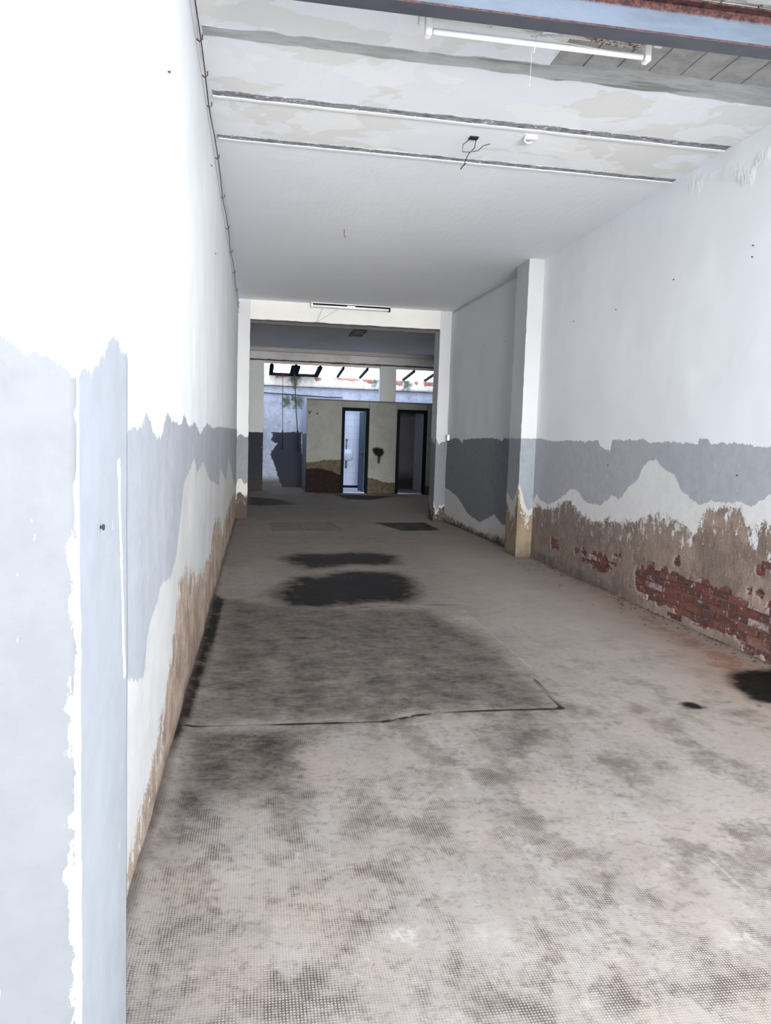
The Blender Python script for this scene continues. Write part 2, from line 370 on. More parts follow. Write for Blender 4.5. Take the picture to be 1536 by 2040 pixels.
# ------------------------------------------------------------------ pillar, recess wall, portal columns
def framed_box(name, x0, x1, y0, y1, z0, z1, m, fields, parent=None, step=.06, jit=.003):
    """a solid pier with gridded faces so that paint outlines can be carried by it"""
    bm = bmesh.new()
    nx = max(2, int((x1-x0)/step)+1); ny = max(2, int((y1-y0)/step)+1); nz = max(2, int((z1-z0)/step)+1)
    X = np.linspace(x0, x1, nx+1); Y = np.linspace(y0, y1, ny+1); Z = np.linspace(z0, z1, nz+1); V = {}
    def v(i, j, k):
        if (i, j, k) not in V:
            c = Vector((X[i], Y[j], Z[k]))
            if 0 < k < nz and i in (0, nx) and j in (0, ny): c += Vector((random.uniform(-jit, jit), random.uniform(-jit, jit), 0))
            V[(i, j, k)] = bm.verts.new(c)
        return V[(i, j, k)]
    for k in range(nz):
        for i in range(nx):
            bm.faces.new([v(i, 0, k), v(i+1, 0, k), v(i+1, 0, k+1), v(i, 0, k+1)]); bm.faces.new([v(i+1, ny, k), v(i, ny, k), v(i, ny, k+1), v(i+1, ny, k+1)])
        for j in range(ny):
            bm.faces.new([v(0, j+1, k), v(0, j, k), v(0, j, k+1), v(0, j+1, k+1)]); bm.faces.new([v(nx, j, k), v(nx, j+1, k), v(nx, j+1, k+1), v(nx, j, k+1)])
    for i in range(nx):
        for j in range(ny):
            bm.faces.new([v(i, j+1, 0), v(i+1, j+1, 0), v(i+1, j, 0), v(i, j, 0)]); bm.faces.new([v(i, j, nz), v(i+1, j, nz), v(i+1, j+1, nz), v(i, j+1, nz)])
    me = bpy.data.meshes.new(name); bm.to_mesh(me); bm.free()
    W = np.array([q.co for q in me.vertices])
    for kk in ('g', 'w', 'b', 'k', 'wet', 'peel'): attr(me, kk, fields[kk](W) if kk in fields else np.full(len(W), -1.))
    return link(name, me, m, parent)
def around(W): return W[:, 0]*1.0+W[:, 1]*1.0
PX0 = 3.45
def pil(W):
    s = np.where(W[:, 1] < 9.93, W[:, 0]-PX0, -(W[:, 1]-9.9)); z = W[:, 2]
    top = np.interp(s, [-.5, -.1, .02, .1, .2], [1.60, 1.585, 1.60, 1.59, 1.60])
    low = np.interp(s, [-.45, -.2, -.05, 0, .04, .09, .15, .2], [.85, .72, .95, 1.0, .92, .72, .62, .66])
    b = np.interp(s, [-.45, -.2, -.05, 0, .04, .09, .15, .2], [.70, .52, .72, .98, .70, .62, .50, .60])
    return np.minimum(top-z, z-low), top-z-.05, b-z
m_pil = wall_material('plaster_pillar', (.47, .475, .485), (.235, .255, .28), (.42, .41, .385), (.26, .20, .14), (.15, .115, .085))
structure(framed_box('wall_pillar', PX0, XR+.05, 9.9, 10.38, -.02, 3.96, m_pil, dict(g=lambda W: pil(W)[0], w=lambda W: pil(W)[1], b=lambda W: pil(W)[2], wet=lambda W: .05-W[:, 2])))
# skewed recess wall beyond the pillar
A = np.array([3.665, 10.30, 0]); B = np.array([3.55, 14.42, 0]); Lr = np.linalg.norm(B-A); Ud = (B-A)/Lr
def rec(P):
    s, z = P[:, 0], P[:, 1]
    top = np.interp(s, [0, .5, .9, 1.0, 1.1, 1.6, 2.4, 3.0, 3.05, 3.3, 3.5, 4.1], [1.60, 1.59, 1.60, 1.54, 1.58, 1.60, 1.59, 1.57, 1.50, 1.58, 1.6, 1.55])
    low = np.interp(s, [0, .4, .8, 1.2, 1.9, 2.6, 3.2, 3.8, 4.2], [.50, .36, .30, .42, .22, .30, .52, .62, .66])
    b = np.interp(s, [0, .3, .7, 1.1, 2, 3, 4.2], [.40, .28, .12, .10, .06, .1, .14])
    return np.minimum(top-z, z-low), top-z-.04, b-z
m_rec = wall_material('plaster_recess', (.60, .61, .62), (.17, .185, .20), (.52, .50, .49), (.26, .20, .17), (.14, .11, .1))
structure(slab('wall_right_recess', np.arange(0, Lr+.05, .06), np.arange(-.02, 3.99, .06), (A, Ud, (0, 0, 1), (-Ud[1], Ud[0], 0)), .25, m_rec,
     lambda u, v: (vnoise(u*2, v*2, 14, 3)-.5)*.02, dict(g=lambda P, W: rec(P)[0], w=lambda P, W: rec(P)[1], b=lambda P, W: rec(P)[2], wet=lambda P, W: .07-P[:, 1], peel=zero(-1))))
CY0, CY1 = 14.4, 14.84
def colf(W, lo, hi, bb, ww):
    z = W[:, 2]; s = W[:, 0]*9+W[:, 1]*5
    w = (np.sin(s*3.1)+np.sin(s*7.7))*.05
    return dict(g=np.minimum(hi+w-z, z-lo-w*2), w=hi-z-.05, b=bb+w*2-z, wet=ww-z)
def cf(lo, hi, bb, ww): return {k: (lambda W, k=k: colf(W, lo, hi, bb, ww)[k]) for k in ('g', 'w', 'b', 'wet')}
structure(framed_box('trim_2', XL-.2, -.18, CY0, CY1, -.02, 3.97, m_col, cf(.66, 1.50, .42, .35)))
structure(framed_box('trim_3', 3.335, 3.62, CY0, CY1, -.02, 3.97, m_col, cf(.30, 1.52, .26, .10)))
# portal beam
t = NT('cream_plaster', .85); nz = t.noise(3, 6, .6); c = t.mix(nz, (.66, .655, .63), (.58, .57, .545))
m_cream = t.out(c, t.bump(t.noise(9, 6, .6), .003))
t = NT('dull_plaster', .9); nz = t.noise(2.2, 6, .6); c = t.mix(t.step(nz, .35, .65), (.60, .58, .565), (.50, .48, .47)); c = t.mix(t.step(t.noise(24, 3, .5), .74, .77), c, (.06, .05, .05))
m_dull = t.out(c, t.bump(t.noise(9, 6, .6), .004))
t = NT('dark_ragged_edge', .95); nz = t.noise(20, 6, .7); m_edge = t.out(t.mix(nz, (.10, .08, .07), (.03, .025, .025)), t.bump(nz, .01))  # dark colour of the ragged strips along lower edges
beam = structure(MB().box((-.19, CY0+.01, 3.60), (3.34, CY1-.02, 3.975)).build('trim_4', m_cream))
def ragged_strip(name, x0, x1, y, z0, dz, th, m, parent, seed, n=70, axis='xz'):
    mb = MB(); xs = np.linspace(x0, x1, n); r = np.random.default_rng(seed)
    lo = z0-dz*(.3+.7*vnoise(xs*9, xs*0+seed, seed)); hi = z0+dz*(.3+.9*vnoise(xs*7, xs*0+seed+5, seed+3)**2)
    if axis == 'xz': pts = [(x, y, a) for x, a in zip(xs, lo)]+[(x, y, a) for x, a in zip(xs[::-1], hi[::-1])]; d = (0, -th, 0)
    else: pts = [(x, y+a-z0, z0) for x, a in zip(xs, lo)]+[(x, y+a-z0, z0) for x, a in zip(xs[::-1], hi[::-1])]; d = (0, 0, -th)
    for i in range(n-1):
        a, b, c_, e = pts[i], pts[i+1], pts[2*n-2-i], pts[2*n-1-i]
        mb.prism([a, b, c_, e], d)
    bmesh.ops.remove_doubles(mb.bm, verts=mb.bm.verts, dist=1e-5)
    return mb.build(name, m, parent)
ragged_strip('dark_ragged_edge', -.18, 3.33, CY0+.01, 3.603, .022, .012, m_edge, beam, 5)

# ------------------------------------------------------------------ ceilings
def zc(y): return 3.90 if y < 5.2 else 3.90+.0062*(y-5.2)
t = NT('ceiling_paint', .85)
nz = t.noise(1.1, 4, .55, sc=(1, 1.6, 1), dist=.5); n2 = t.noise(3.5, 6, .6)
yy = t.n('ShaderNodeSeparateXYZ'); t.put(yy.inputs[0], t.pos)
front = t.step(yy.outputs[1], 6.66, 6.60)
patch = t.mul(t.step(t.add(nz, t.wob(n2, .08)), .52, .54), front)
c = t.mix(t.mul(patch, .8), (.83, .845, .875), (.76, .75, .71))
c = t.mix(t.mul(t.mul(t.step(t.noise(1.6, 4, .5, off=(7, 3, 1)), .55, .57), front), .6), c, (.9, .9, .9))
c = t.mix(t.mul(t.step(t.noise(30, 2, .5), .78, .8), .3), c, (.3, .28, .26))
m_ceil = t.out(c, t.bump(t.add(n2, t.mul(t.noise(14, 3, .5, sc=(1, .2, 1)), .4)), .006))
mb = MB()
def cq(x0, x1, y0, y1):
    mb.bm.verts.ensure_lookup_table()
    vs_ = [mb.bm.verts.new(p) for p in ((x0, y0, zc(y0)), (x1, y0, zc(y0)), (x1, y1, zc(y1)), (x0, y1, zc(y1)), (x0, y0, 4.25), (x1, y0, 4.25), (x1, y1, 4.25), (x0, y1, 4.25))]
    for f in ((3, 2, 1, 0), (4, 5, 6, 7), (0, 1, 5, 4), (1, 2, 6, 5), (2, 3, 7, 6), (3, 0, 4, 7)): mb.bm.faces.new([vs_[k] for k in f])
TX = 1.775
cq(XL-.3, TX, FY1, 5.2); cq(TX, XR+.3, 4.97, 5.2); cq(TX, XR+.3, FY1, 2.6); cq(XL-.3, XR+.3, 5.2, CY0+.2)
ceiling = structure(mb.build('ceiling', m_ceil))
t = NT('grey_cement', .95); nz = t.noise(5, 7, .7, sc=(.5, 2, 1)); n2 = t.noise(40, 5, .7)
c = t.mix(t.step(nz, .35, .65), (.50, .51, .505), (.37, .375, .37)); c = t.mix(t.mul(t.step(n2, .55, .75), .5), c, (.5, .5, .5))
c = t.mix(t.mul(t.step(t.noise(2.3, 5, .6, sc=(.4, 3, 1), off=(4, 1, 0)), .56, .62), .6), c, (.16, .16, .14))
m_cem = t.out(c, t.bump(t.add(nz, t.mul(n2, .4)), .008))
t = NT('dark_cement', .95); n2 = t.noise(28, 6, .75, sc=(.4, 1.5, 1)); c = t.mix(t.step(n2, .35, .62), (.11, .115, .13), (.36, .37, .39)); c = t.mix(t.step(t.noise(13, 6, .8, off=(3, 3, 3)), .57, .62), c, (.66, .66, .68))
m_dcem = t.out(c, t.bump(n2, .008))
t = NT('plaster_lip', .8); m_lip = t.out((.86, .86, .87), t.bump(t.noise(20, 5, .6), .004))
def ceil_strip(name, x0, x1, ya, yb, th, m, seed, amp, n=90, off=0.0):
    """a jagged band across the ceiling, x0..x1, near edge ya(x), far edge yb(x)"""
    xs = np.linspace(x0, x1, n); mb = MB()
    a = np.array([ya(x) for x in xs])+(vnoise(xs*6, xs*0, seed, 5)-.5)*amp; b = np.array([yb(x) for x in xs])+(vnoise(xs*6, xs*0+3, seed+1, 5)-.5)*amp
    for i in range(n-1):
        q = [(xs[i], a[i]), (xs[i+1], a[i+1]), (xs[i+1], b[i+1]), (xs[i], b[i])]
        mb.prism([(x, y, zc(y)+.004-off) for x, y in q], (0, 0, -th))
    bmesh.ops.remove_doubles(mb.bm, verts=mb.bm.verts, dist=1e-6)
    return mb.build(name, m, ceiling)
ceil_strip('cement_strip', XL+.02, XR, lambda x: 4.90+(-.06 if x > 1.75 else 0)*min(1, (x-1.75)*3), lambda x: 5.03+.02*x, .008, m_cem, 2, .06)
ceil_strip('cement_strip', XL+.03, XR-.02, lambda x: 5.77+.012*x, lambda x: 5.86+.012*x, .008, m_dcem, 12, .03)
ceil_strip('cement_strip', XL+.02, XR-.02, lambda x: 6.59+.01*x, lambda x: 6.67+.01*x, .008, m_dcem, 22, .02)
ceil_strip('plaster_lip', XL+.03, XR-.02, lambda x: 5.855+.012*x, lambda x: 5.89+.012*x, .014, m_lip, 32, .02)
ceil_strip('plaster_lip', XL+.03, XR-.02, lambda x: 6.665+.01*x, lambda x: 6.70+.01*x, .013, m_lip, 42, .02)
# hollow-tile planks, bare where the plaster has fallen
t = NT('clay_tile_grey', .95); nz = t.noise(8, 7, .7); n2 = t.noise(70, 4, .7)
c = t.mix(t.step(nz, .35, .68), (.46, .45, .43), (.33, .325, .31)); c = t.mix(t.mul(t.step(n2, .5, .75), .5), c, (.46, .45, .42))
m_tile = t.out(c, t.bump(t.add(nz, n2), .008))
xj = [1.775, 1.985, 2.20, 2.41, 2.633, 2.85, 3.07, 3.29, 3.50, 3.69]
for a, b in zip(xj, xj[1:]):
    for y0, y1 in ((2.60, 3.46), (3.465, 4.03), (4.035, 4.97)):
        MB().box((a+.004, y0+.003, 3.895+random.uniform(0, .006)), (b-.004, y1-.003, 3.95), .003, .0015).build('ceiling_plank', m_tile, ceiling)
structure(MB().box((TX, 2.55, 3.93), (XR+.3, 5.0, 4.2)).build('ceiling_core', m_edge)).parent = ceiling
bpy.data.objects['ceiling_core'].pop('kind', None)
ceil_strip('cement_smear', TX, XR, lambda x: 3.78+.02*math.sin(x*7), lambda x: 4.0, .010, m_cem, 52, .10)
# ------------------------------------------------------------------ steel beam
t = NT('rusty_steel', .55); nz = t.noise(4, 6, .65, sc=(.5, 1, 2)); n2 = t.noise(36, 6, .75)
zz = t.n('ShaderNodeSeparateXYZ'); t.put(zz.inputs[0], t.pos); z_ = zz.outputs[2]
c = t.mix(t.step(nz, .4, .65), (.125, .155, .205), (.10, .125, .165))
rust = t.mix(t.step(n2, .4, .6), (.10, .045, .038), (.03, .014, .018))
hi = t.step(t.add(z_, t.wob(n2, .02)), 3.825, 3.845); lo = t.step(t.add(z_, t.wob(n2, .008)), 3.712, 3.704)
bot = t.step(z_, 3.692, 3.690)
c = t.mix(t.math('MAXIMUM', hi, lo), c, rust)
c = t.mix(bot, c, t.mix(t.step(nz, .4, .7), (.085, .09, .105), (.06, .065, .08)))  # underside of the flange: shade put into the colour
m_steel = t.out(c, t.bump(n2, .002), metal=.15)
bx0, bx1 = -.2, 3.66
sb = tag(empty('steel_beam', (1.7, 4.07, 3.69)), 'rusty blue-grey steel I-beam spanning under the bare tiled ceiling near the entrance', 'beam')
def wbox(mb_, a, b, o, bev=0): mb_.box(tuple(np.array(a)-np.array(o)), tuple(np.array(b)-np.array(o)), bev); return mb_
o_ = (1.7, 4.07, 3.69)
wbox(MB(), (bx0, 4.015, 3.69), (bx1, 4.135, 3.70), o_, .002).build('lower_flange', m_steel, sb)
wbox(MB(), (bx0, 4.068, 3.70), (bx1, 4.078, 3.875), o_).build('web', m_steel, sb)
wbox(MB(), (bx0, 4.015, 3.875), (bx1, 4.135, 3.886), o_, .002).build('upper_flange', m_steel, sb)
for xs_ in (2.785, 2.825): wbox(MB(), (xs_, 4.016, 3.70), (xs_+.008, 4.068, 3.875), o_).build('stiffener_plate', m_steel, sb)

# ------------------------------------------------------------------ floor
def FP(pts): return np.array([hit(q, 2, 0)[:2] for q in pts])
def softpoly(P, pts, w, amp=1.0): return amp*smooth01((sdf(P, FP(pts))+w)/(2*w))
def f_dark(P, W):
    d = np.zeros(len(P))
    L = [([(480,1070),(890,1045),(900,1130),(960,1250),(1060,1350),(1110,1400),(380,1440),(437,1180)], .6, .22),  # traffic-lane grime, with the dimmer light put into its tone
         ([(380,1440),(1000,1416),(1000,1500),(720,1500),(610,1640),(330,1690)], .4, .13),
         ([(566,1112),(600,1103),(650,1104),(700,1101),(760,1103),(785,1108),(786,1122),(745,1126),(700,1122),(660,1128),(610,1132)], .40, 1.15),
         ([(545,1186),(565,1166),(600,1150),(650,1148),(690,1138),(780,1140),(812,1152),(826,1168),(828,1186),(806,1200),(745,1196),(690,1205),(640,1208),(580,1206)], .36, 1.15),
         ([(428,1185),(448,1195),(430,1270),(408,1340),(378,1430),(350,1480),(325,1530),(310,1600),(295,1660),(285,1660),(352,1430),(385,1330),(405,1260)], .06, 1.0),
         ([(430,1190),(600,1205),(850,1210),(930,1240),(1010,1300),(1060,1350),(1125,1410),(960,1416),(780,1437),(380,1442),(400,1330)], .25, .52),
         ([(1000,1342),(1058,1352),(1122,1408),(1040,1414),(960,1414),(940,1380)], .10, .52),
         ([(1054,1350),(1066,1352),(1132,1412),(1120,1416)], .035, .5),
         ([(960,1412),(1130,1410),(1120,1470),(1000,1520),(930,1480)], .12, .38),
         ([(372,1448),(620,1442),(598,1500),(606,1600),(590,1640),(540,1630),(520,1590),(440,1590),(330,1690),(305,1700),(318,1610)], .18, .58),
         ([(1450,1345),(1480,1336),(1540,1332),(1600,1370),(1560,1405),(1500,1392),(1466,1368)], .10, 1.1),
         ([(1352,1397),(1378,1398),(1408,1408),(1396,1413),(1366,1408)], .02, .8),
         ([(1430,1400),(1460,1396),(1456,1401)], .015, .7), ([(1495,1401),(1520,1403),(1515,1407)], .015, .7),
         ([(1395,1266),(1425,1268),(1520,1300),(1440,1281)], .04, .6),
         ([(495,990),(560,995),(585,1004),(520,1007),(495,1005)], .35, 1.0),  # shadow on the far floor, painted into the colour
         ([(668,985),(785,988),(740,996),(690,994)], .22, 1.0),
         ([(745,1041),(845,1040),(880,1056),(800,1057)], .06, .85),
         ([(536,1040),(662,1040),(690,1056),(540,1057)], .02, .32),
         ([(480,1352),(560,1350),(600,1368),(500,1378)], .15, .45),
         ([(440,1215),(500,1212),(520,1235),(470,1245)], .12, .4),
         ([(620,1352),(700,1350),(740,1400),(660,1410)], .12, .22),
         ([(860,1345),(940,1340),(920,1400),(840,1420)], .12, .22)]
    for pts, w, a in L: d = np.maximum(d, softpoly(P, pts, w, a))
    return d
def f_crack(P, W):
    c1 = lined(P, FP([(372,1446),(420,1443),(520,1440),(580,1441),(640,1438),(700,1439),(760,1437),(790,1432),(830,1424),(860,1420),(920,1417),(960,1415),(1000,1413),(1060,1412),(1122,1410),(1096,1385),(1062,1352)]))
    c2 = lined(P, FP([(700,1210),(770,1206),(840,1205),(950,1203)]))
    return np.minimum(c1, c2+.003)
def f_scr(P, W):
    return np.minimum.reduce([lined(P, FP(q)) for q in ([(960,1250),(1010,1246),(1078,1247)],[(870,1170),(930,1175),(968,1171)],[(905,1185),(1000,1187)],[(820,1135),(870,1134),(910,1132)],[(770,1215),(792,1240),(776,1275),(775,1330)],[(700,1180),(770,1205)],[(1400,1690),(1470,1760),(1536,1800)],[(900,1190),(930,1220),(980,1262),(1060,1330)])])
def f_rust(P, W):
    return np.maximum(softpoly(P, [(1100,1125),(1262,1198),(1385,1256),(1536,1314),(1700,1400),(1560,1420),(1420,1370),(1330,1290),(1180,1190)], .35, 1.0), .35*smooth01((P[:, 0]-2.2)/1.2))
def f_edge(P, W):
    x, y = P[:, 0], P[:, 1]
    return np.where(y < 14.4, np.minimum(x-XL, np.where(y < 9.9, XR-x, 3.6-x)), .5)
def f_pale(P, W):
    return np.maximum.reduce([softpoly(P, [(760,1850),(830,1840),(840,1880),(770,1880)], .03), softpoly(P, [(1440,1850),(1500,1830),(1530,1880),(1460,1900)], .08), softpoly(P, [(200+250,1130),(520,1120),(540,1170),(460,1185)], .3, .5), softpoly(P, [(940,1225),(880,1230),(870,1245),(940,1250)], .08, .6), softpoly(P, [(930,1850),(1000,1830),(1030,1870),(950,1890)], .04, .6)])
t = NT('worn_cement_floor', .8)
f1 = t.noise(1.4, 7, .65, off=(1, 2, 0)); f2 = t.noise(5, 8, .7, off=(5, 2, 0)); f3 = t.noise(26, 7, .75); f4 = t.noise(2.2, 6, .6, sc=(2.2, .6, 1), off=(8, 8, 0)); f5 = t.noise(110, 4, .7)
sx = t.n('ShaderNodeSeparateXYZ'); t.put(sx.inputs[0], t.pos); X_, Y_ = sx.outputs[0], sx.outputs[1]
c = t.mix(t.step(f1, .32, .68), (.47, .42, .375), (.36, .335, .315))
c = t.mix(t.mul(t.step(f4, .42, .66), .6), c, (.44, .445, .435))
c = t.mix(t.mul(t.step(f2, .52, .70), .55), c, (.245, .22, .20))
c = t.mix(t.mul(t.step(t.noise(3.3, 7, .7, off=(2, 9, 0)), .55, .68), .5), c, (.56, .53, .50))
c = t.mix(t.mul(t.step(t.noise(.8, 4, .6, off=(12, 9, 0)), .52, .62), .35), c, (.42, .36, .33))
c = t.mix(t.mul(t.step(f3, .50, .70), .50), c, (.20, .175, .16))
f6 = t.noise(13, 8, .8, sc=(.8, 1.6, 1), off=(3, 9, 1), dist=.8)
c = t.mix(t.mul(t.step(f6, .54, .62), .42), c, (.19, .155, .14))
c = t.mix(t.mul(t.step(t.noise(17, 8, .8, sc=(1, .6, 1), off=(8, 3, 1)), .56, .64), .35), c, (.60, .57, .55))
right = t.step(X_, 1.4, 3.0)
c = t.mix(t.mul(right, .5), c, (.60, .55, .50))  # paler right side, with its brighter light put into the colour
c = t.mix(t.mul(t.at('rust'), .62), c, t.mix(t.step(f2, .4, .6), (.47, .29, .215), (.33, .20, .155)))
c = t.mix(t.mul(t.step(t.mul(t.at('rust'), t.noise(6, 7, .75, off=(1, 1, 4))), .42, .52), .5), c, (.36, .14, .08))
far = t.step(Y_, 7.0, 15.5); mid = t.step(Y_, 3.4, 6.5)  # falloff of light along the hall, painted into the floor colour
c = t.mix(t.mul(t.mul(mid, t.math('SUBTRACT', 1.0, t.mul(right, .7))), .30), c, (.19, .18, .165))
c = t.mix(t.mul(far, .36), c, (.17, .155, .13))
# roller-stamped grid: worn away in places, dirt left in the grooves
def groove(co, per):
    k = t.math('ABSOLUTE', t.math('SUBTRACT', t.math('FRACT', t.add(t.mul(co, 1/per), t.wob(f2, .9))), .5)); return t.step(k, .24, .10)
gr = t.math('MAXIMUM', groove(X_, .0092), groove(Y_, .0098))
gmask = t.mul(t.step(t.add(t.noise(2.6, 5, .65, sc=(1.3, .7, 1), off=(3, 7, 0)), t.wob(f3, .25)), .44, .60), t.step(Y_, 6.6, 3.6))
faint = t.mul(t.step(Y_, 6.0, 3.0), .22)
gg = t.mul(gr, t.add(t.mul(gmask, t.step(f2, .35, .6)), faint))
c = t.mix(t.mul(gg, .85), c, (.11, .088, .075))
# scuffs
sc_ = t.noise(9, 4, .6, sc=(1, .25, 1), dist=2.5, off=(2, 2, 2)); scm = t.mul(t.step(t.math('ABSOLUTE', t.math('SUBTRACT', sc_, .5)), .012, .002), t.step(f1, .5, .6))
c = t.mix(t.mul(scm, .35), c, (.22, .18, .16))
c = t.mix(t.mul(t.at('pale'), t.step(f3, .42, .6)), c, (.56, .54, .51))
scr = t.step(t.add(t.at('scr'), t.wob(f3, .03), t.mul(f2, .012)), .018, .004)
c = t.mix(t.mul(scr, .55), c, (.60, .57, .52))
dk = t.at('dark'); amp = t.mul(t.step(dk, .02, .4), t.math('MULTIPLY_ADD', t.step(dk, .55, .95), .65, .35))
dn = t.add(dk, t.mul(t.add(t.wob(f2, 1.9), t.wob(f3, .45), t.wob(f6, 1.5), t.wob(f4, 1.0)), amp))
dn = t.math('MAXIMUM', t.math('MINIMUM', t.mul(dn, 1.15), 1.0), 0.0)
dcol = t.mix(t.step(dn, .55, .92), t.mix(t.step(f2, .4, .7), (.062, .050, .044), (.095, .078, .068)), t.mix(t.step(f6, .4, .6), (.011, .0105, .0105), (.022, .019, .018)))
c = t.mix(t.step(dn, 0.0, .98), c, dcol)
cr = t.step(t.add(t.at('crack'), t.wob(f3, .012)), .022, .008)
c = t.mix(t.mul(cr, .9), c, (.012, .01, .01))
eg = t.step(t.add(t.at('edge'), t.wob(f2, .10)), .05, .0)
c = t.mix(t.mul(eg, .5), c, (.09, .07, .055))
h = t.add(t.mul(gg, -.25), t.mul(f3, .35), t.mul(f2, .5), t.mul(f5, .12), t.mul(cr, -1.5))
rg = t.math('SUBTRACT', .86, t.mul(t.math('MINIMUM', dk, 1.0), .22))
c = t.mix(1.0, c, (.60, .575, .56), 'MULTIPLY')
t.b.inputs['Specular IOR Level'].default_value = .06
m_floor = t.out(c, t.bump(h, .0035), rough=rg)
us = np.r_[-.6, np.arange(-.45, 3.75, .035), np.arange(3.9, 5.7, .15)]; vs = np.r_[1.36, np.arange(1.5, 8, .04), np.arange(8, 24.3, .07)]
def f_h(u, v):
    e = np.minimum(u-XL, 1.0)
    return (vnoise(u*1.2, v*1.2, 21, 3)-.5)*.008+.03*smooth01((.10-e)/.10)*(v > 2)*(v < 9)*vnoise(u*3, v*3, 30)-.0
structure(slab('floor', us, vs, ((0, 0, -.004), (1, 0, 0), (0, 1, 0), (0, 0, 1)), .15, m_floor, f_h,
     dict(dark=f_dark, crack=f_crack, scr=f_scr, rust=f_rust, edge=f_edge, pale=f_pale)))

# ------------------------------------------------------------------ rear room
RX0, RX1, Y2 = -.55, 5.55, 21.9
m_room2 = NT('rear_room_plaster').out((.7, .7, .71))
structure(MB().box((RX0-.2, CY1, -.02), (RX0, 24.1, 3.98)).build('wall_left_rear', m_room2))
structure(MB().box((RX1, CY1, -.02), (RX1+.2, 24.1, 3.98)).build('wall_right_rear', m_room2))
structure(MB().box((3.60, CY1-.2, -.02), (RX1+.2, CY1, 3.98)).build('wall_portal', m_room2))
t = NT('rear_ceiling', .9); nz = t.noise(1.2, 5, .6); c = t.mix(nz, (.60, .61, .65), (.52, .51, .54)); c = t.mix(t.step(t.noise(5, 6, .8, off=(2, 2, 2)), .66, .70), c, (.2, .19, .18))
m_ceil2 = t.out(c, t.bump(nz, .01))
structure(MB().box((RX0-.2, CY0+.2, 3.975), (RX1+.2, Y2+.3, 4.2)).build('ceiling_rear', m_ceil2))
beam2 = structure(MB().box((RX0, Y2, 3.63), (RX1, Y2+.25, 3.865), .01).build('trim_5', m_dull))
t = NT('ledge_plaster', .9); nz = t.noise(3, 6, .7); m_ledge = t.out(t.mix(nz, (.50, .48, .47), (.38, .36, .34)), t.bump(nz, .01))
MB().box((RX0, Y2-.05, 3.868), (RX1, Y2+.2, 3.975), .008).build('ledge', m_ledge, beam2)
ragged_strip('dark_ragged_edge', RX0, RX1, Y2, 3.632, .030, .014, m_edge, beam2, 15)
MB().box((RX0, Y2+.12, 3.555), (RX1, Y2+.24, 3.63)).build('header_board', m_dull, beam2)
def pier_f(W): 
    z = W[:, 2]; return dict(g=1.63-z, b=np.full(len(W), -1.)+0*z, wet=.42-z+.15*np.sin(W[:, 0]*20))
structure(framed_box('trim_6', RX0, .13, Y2, Y2+.3, -.02, 3.64, m_far, {k: (lambda W, k=k: pier_f(W)[k]) for k in ('g', 'wet')}, step=.12))
structure(framed_box('trim_7', 3.385, 3.85, Y2+.02, Y2+.25, 2.4, 3.64, m_far, {}, step=.12))
t = NT('cable_black', .6); m_black = t.out((.012, .012, .014))
# back wall under the glass roof
BY = 23.8
def BPp(pts): return np.array([hit(q, 1, BY)[[0, 2]] for q in pts])
def b_g(P, W): return np.maximum(sdf(P, BPp([(538,861),(600,861),(604,972),(562,972),(556,955),(550,935),(545,920),(538,905),(545,893),(552,884),(540,876),(544,868)])), np.minimum(1.64-P[:, 1], P[:, 0]-1.6))
def b_m(P, W): return np.max([sdf(P, BPp(q)) for q in ([(564,795),(574,790),(580,800),(574,812),(566,808)], [(585,794),(600,794),(599,812),(588,810)], [(577,745),(590,742),(598,752),(590,770),(580,765)], [(742,752),(750,750),(748,768),(742,766)], [(804,756),(816,755),(812,775),(806,776)])], axis=0)
def b_r(P, W): return np.max([sdf(P, BPp(q)) for q in ([(545,746),(575,748),(574,752),(550,753)], [(624,750),(640,752),(640,759),(628,760)], [(652,751),(740,756),(742,768),(732,764),(718,757),(700,760),(655,754)], [(780,758),(802,758),(802,770),(784,768)], [(824,757),(833,757),(831,770),(826,768)], [(842,762),(866,760),(866,770),(846,770)])], axis=0)
t = NT('weathered_back_wall', .9)
b1 = t.noise(2.2, 7, .7); b2 = t.noise(9, 7, .75); b3 = t.noise(20, 6, .7, sc=(1, 1, .3))
sz = t.n('ShaderNodeSeparateXYZ'); t.put(sz.inputs[0], t.pos); Z = sz.outputs[2]
c = t.mix(t.step(b1, .35, .7), (.46, .50, .60), (.30, .34, .43))
c = t.mix(t.mul(t.step(b2, .5, .66), .55), c, (.20, .22, .28))
upper = t.step(Z, 3.045, 3.055)
c = t.mix(upper, c, t.mix(t.step(b2, .45, .7), (.72, .70, .67), (.46, .44, .42)))
c = t.mix(t.step(t.add(t.at('r'), t.wob(b2, .16)), -.01, .01), c, t.mix(t.step(b2, .4, .62), (.30, .10, .065), (.42, .27, .20)))
c = t.mix(t.mul(t.step(t.add(t.at('m'), t.wob(b2, .5)), -.13, .05), .92), c, (.06, .075, .04))
c = t.mix(t.mul(t.step(b3, .60, .70), t.mul(upper, .5)), c, (.10, .10, .08))
c = t.mix(t.step(t.add(t.at('g'), t.wob(b2, .16)), -.01, .01), c, (.033, .037, .055))
c = t.mix(t.mul(t.step(t.add(Z, t.wob(b1, .25)), .36, .12), .8), c, (.04, .035, .03))
m_back = t.out(c, t.bump(b2, .01))
wb = structure(slab('wall_back', np.arange(RX0, RX1+.01, .06), np.arange(-.02, 3.42, .05), ((0, BY, 0), (1, 0, 0), (0, 0, 1), (0, -1, 0)), .25, m_back,
     lambda u, v: .05*(v > 3.05)+0*u, dict(g=b_g, m=b_m, r=b_r)))
ragged_strip('dark_ragged_edge', RX0, RX1, BY-.05, 3.045, .022, .012, m_edge, wb, 25)  # shadow line under the ledge, laid in as a dark strip
